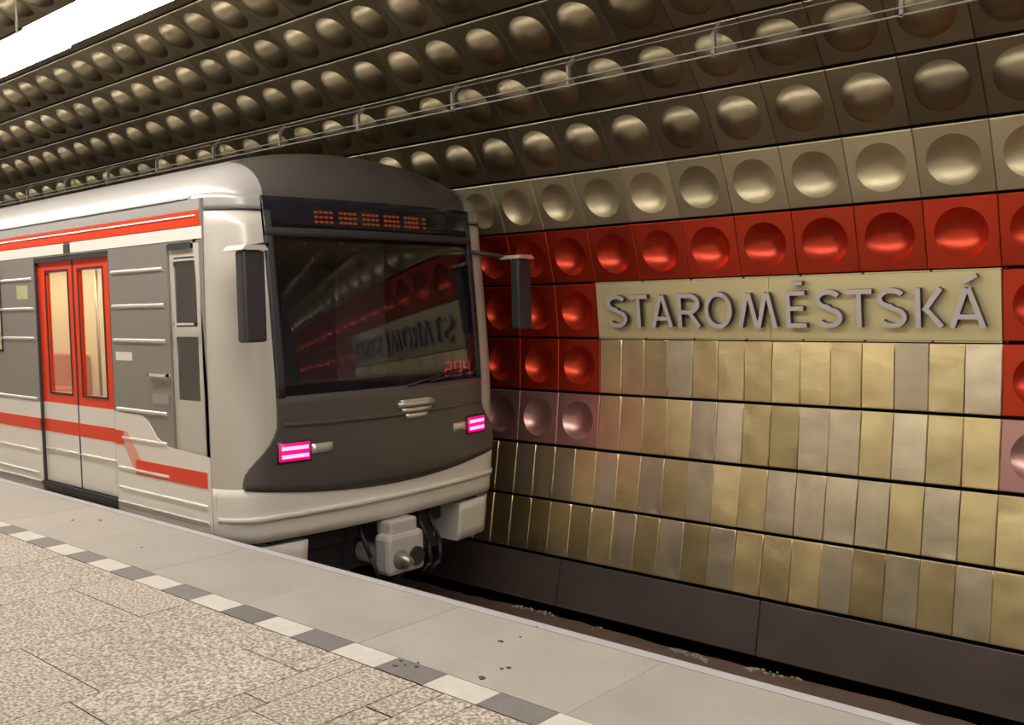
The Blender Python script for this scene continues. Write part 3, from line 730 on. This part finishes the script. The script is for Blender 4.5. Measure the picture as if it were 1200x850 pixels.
# saloon
b = MB(); b.box(XB+.06, -7.26, CY+HWD-.1, CY+HWD-.065, .05, 2.25); b.box(XB+.06, -7.26, SY+.1, CY+HWD-.1, 2.2, 2.25); b.box(-7.3, -7.26, SY+.07, CY+HWD-.1, .05, 2.2); part(b, 'saloon_lining', M['interior'], tr)
for x_ in (-8.65, -10.2, -11.8): box_part('far_window', M['black'], tr, x_, x_+1.0, CY+HWD-.11, CY+HWD-.1, 1.15, 1.85)
b = MB(); b.box(XB+.3, -7.5, CY-.75, CY-.6, 2.17, 2.195); b.box(XB+.3, -7.5, CY+.6, CY+.75, 2.17, 2.195); part(b, 'saloon_lamp', M['inlamp'], tr)
for x0_, x1_ in ((-8.9-2.9, -8.95), (-16, -13.5), (-7.45-.05, -7.4)):
    if x1_-x0_ < .3: continue
    b = MB(); b.box(x0_, x1_, CY+.75, CY+1.24, .4, .5, 0, .02); b.box(x0_, x1_, CY+1.12, CY+1.24, .5, .95, 0, .02); b.box(x0_, x1_, CY+.95, CY+1.2, .06, .4); part(b, 'bench_seat', M['seat'], tr)
for x in (-8.6, -8.1, -7.6, -9.9, -11.2):
    b = MB(); b.tube((x, CY-.3, .05), (x, CY-.3, 2.2), .017); part(b, 'grab_pole', M['steel'], tr)
# mirrors on arms
for sgn in (-1, 1):
    yc = CY+sgn*1.345; x = -5.47
    b = MB(); b.box(x-.05, x+.05, yc-.085, yc+.085, 1.33, 1.93, 0, .02); mr = part(b, 'side_mirror', M['dark'], tr, 'tall dark side mirror on a bright topped arm')
    b = MB(); b.prism([(yc-.10, 1.932), (yc+.10, 1.932), (yc+.07, 1.965), (yc-.07, 1.965)], 0, x-.16, x+.07); part(b, 'mirror_cap', M['bright'], mr)
    b = MB(); b.tube((x-.1, yc, 1.945), fpt(sgn*1.0, 2.0, .0), .018, 8); part(b, 'mirror_arm', M['dark'], mr)
# underside: corner steps, coupler, bogie and equipment
for sgn in (-1, 1):
    v0, v1 = (.78*sgn, 1.24*sgn); v0, v1 = min(v0, v1), max(v0, v1)
    fpatch('corner_step', M['train_white'], v0, v1, -.46, -.13, -.01, .30, 8, 4)
    b = MB(); b.box(-5.96, -5.78, CY+sgn*1.0-.05, CY+sgn*1.0+.05, -.14, -.02); part(b, 'step_bracket', M['under'], tr)
cp = MB(); cx = -5.60
cp.box(cx-.10, cx+.08, CY-.19, CY+.19, -.52, -.20, 0, .04); cp.tube((cx-1.0, CY, -.42), (cx-.1, CY, -.42), .09, 12)
cpo = part(cp, 'coupler', M['buffer'], tr, 'pale automatic coupler below the bumper')
b = MB(); b.tube((cx+.06, CY-.07, -.40), (cx+.20, CY-.07, -.40), .085, 12, 0, .03); part(b, 'coupler_cone', M['steel'], cpo)
b = MB(); b.tube((cx+.05, CY+.09, -.40), (cx+.10, CY+.09, -.40), .075, 12); part(b, 'coupler_cup', M['under'], cpo)
b = MB(); b.box(cx-.12, cx+.05, CY-.14, CY+.14, -.22, -.10, 0, .02); part(b, 'coupler_head', M['buffer'], cpo)
for dy in (.3, .42, -.3):
    b = MB(); pts = [Vector((-5.75, CY+dy, -.1)), Vector((-5.6, CY+dy, -.35)), Vector((-5.55, CY+dy*.9, -.5)), Vector((-5.62, CY+dy*.7, -.6))]
    for a_, c_ in zip(pts[:-1], pts[1:]): b.tube(a_, c_, .018, 6)
    part(b, 'brake_hose', M['black'], tr)
b = MB(); b.box(XB+.1, -5.95, CY-1.0, CY+1.0, -.28, -.05); b.box(-6.15, -6.05, CY-1.15, CY+1.15, -.55, -.28); part(b, 'underframe', M['under'], tr)
for bx in (-7.9, -15.0):
    b = MB(); b.box(bx-1.4, bx+1.4, CY-1.02, CY-.86, -.72, -.45, 0, .03); b.box(bx-1.4, bx+1.4, CY+.86, CY+1.02, -.72, -.45, 0, .03); b.box(bx-.2, bx+.2, CY-.9, CY+.9, -.65, -.28); bg = part(b, 'bogie', M['under'], tr)
    for dx in (-1.05, 1.05):
        for sgn in (-1, 1):
            b = MB(); b.tube((bx+dx, CY+sgn*.72, -.69), (bx+dx, CY+sgn*.84, -.69), .39, 24); part(b, 'wheel', M['rust'], bg)
        b = MB(); b.tube((bx+dx, CY-.72, -.69), (bx+dx, CY+.72, -.69), .06, 10); part(b, 'axle', M['rust'], bg)
box_part('side_skirt', M['train_white'], tr, XB, XS-.02, SY+.01, SY+.04, -.20, -.06)
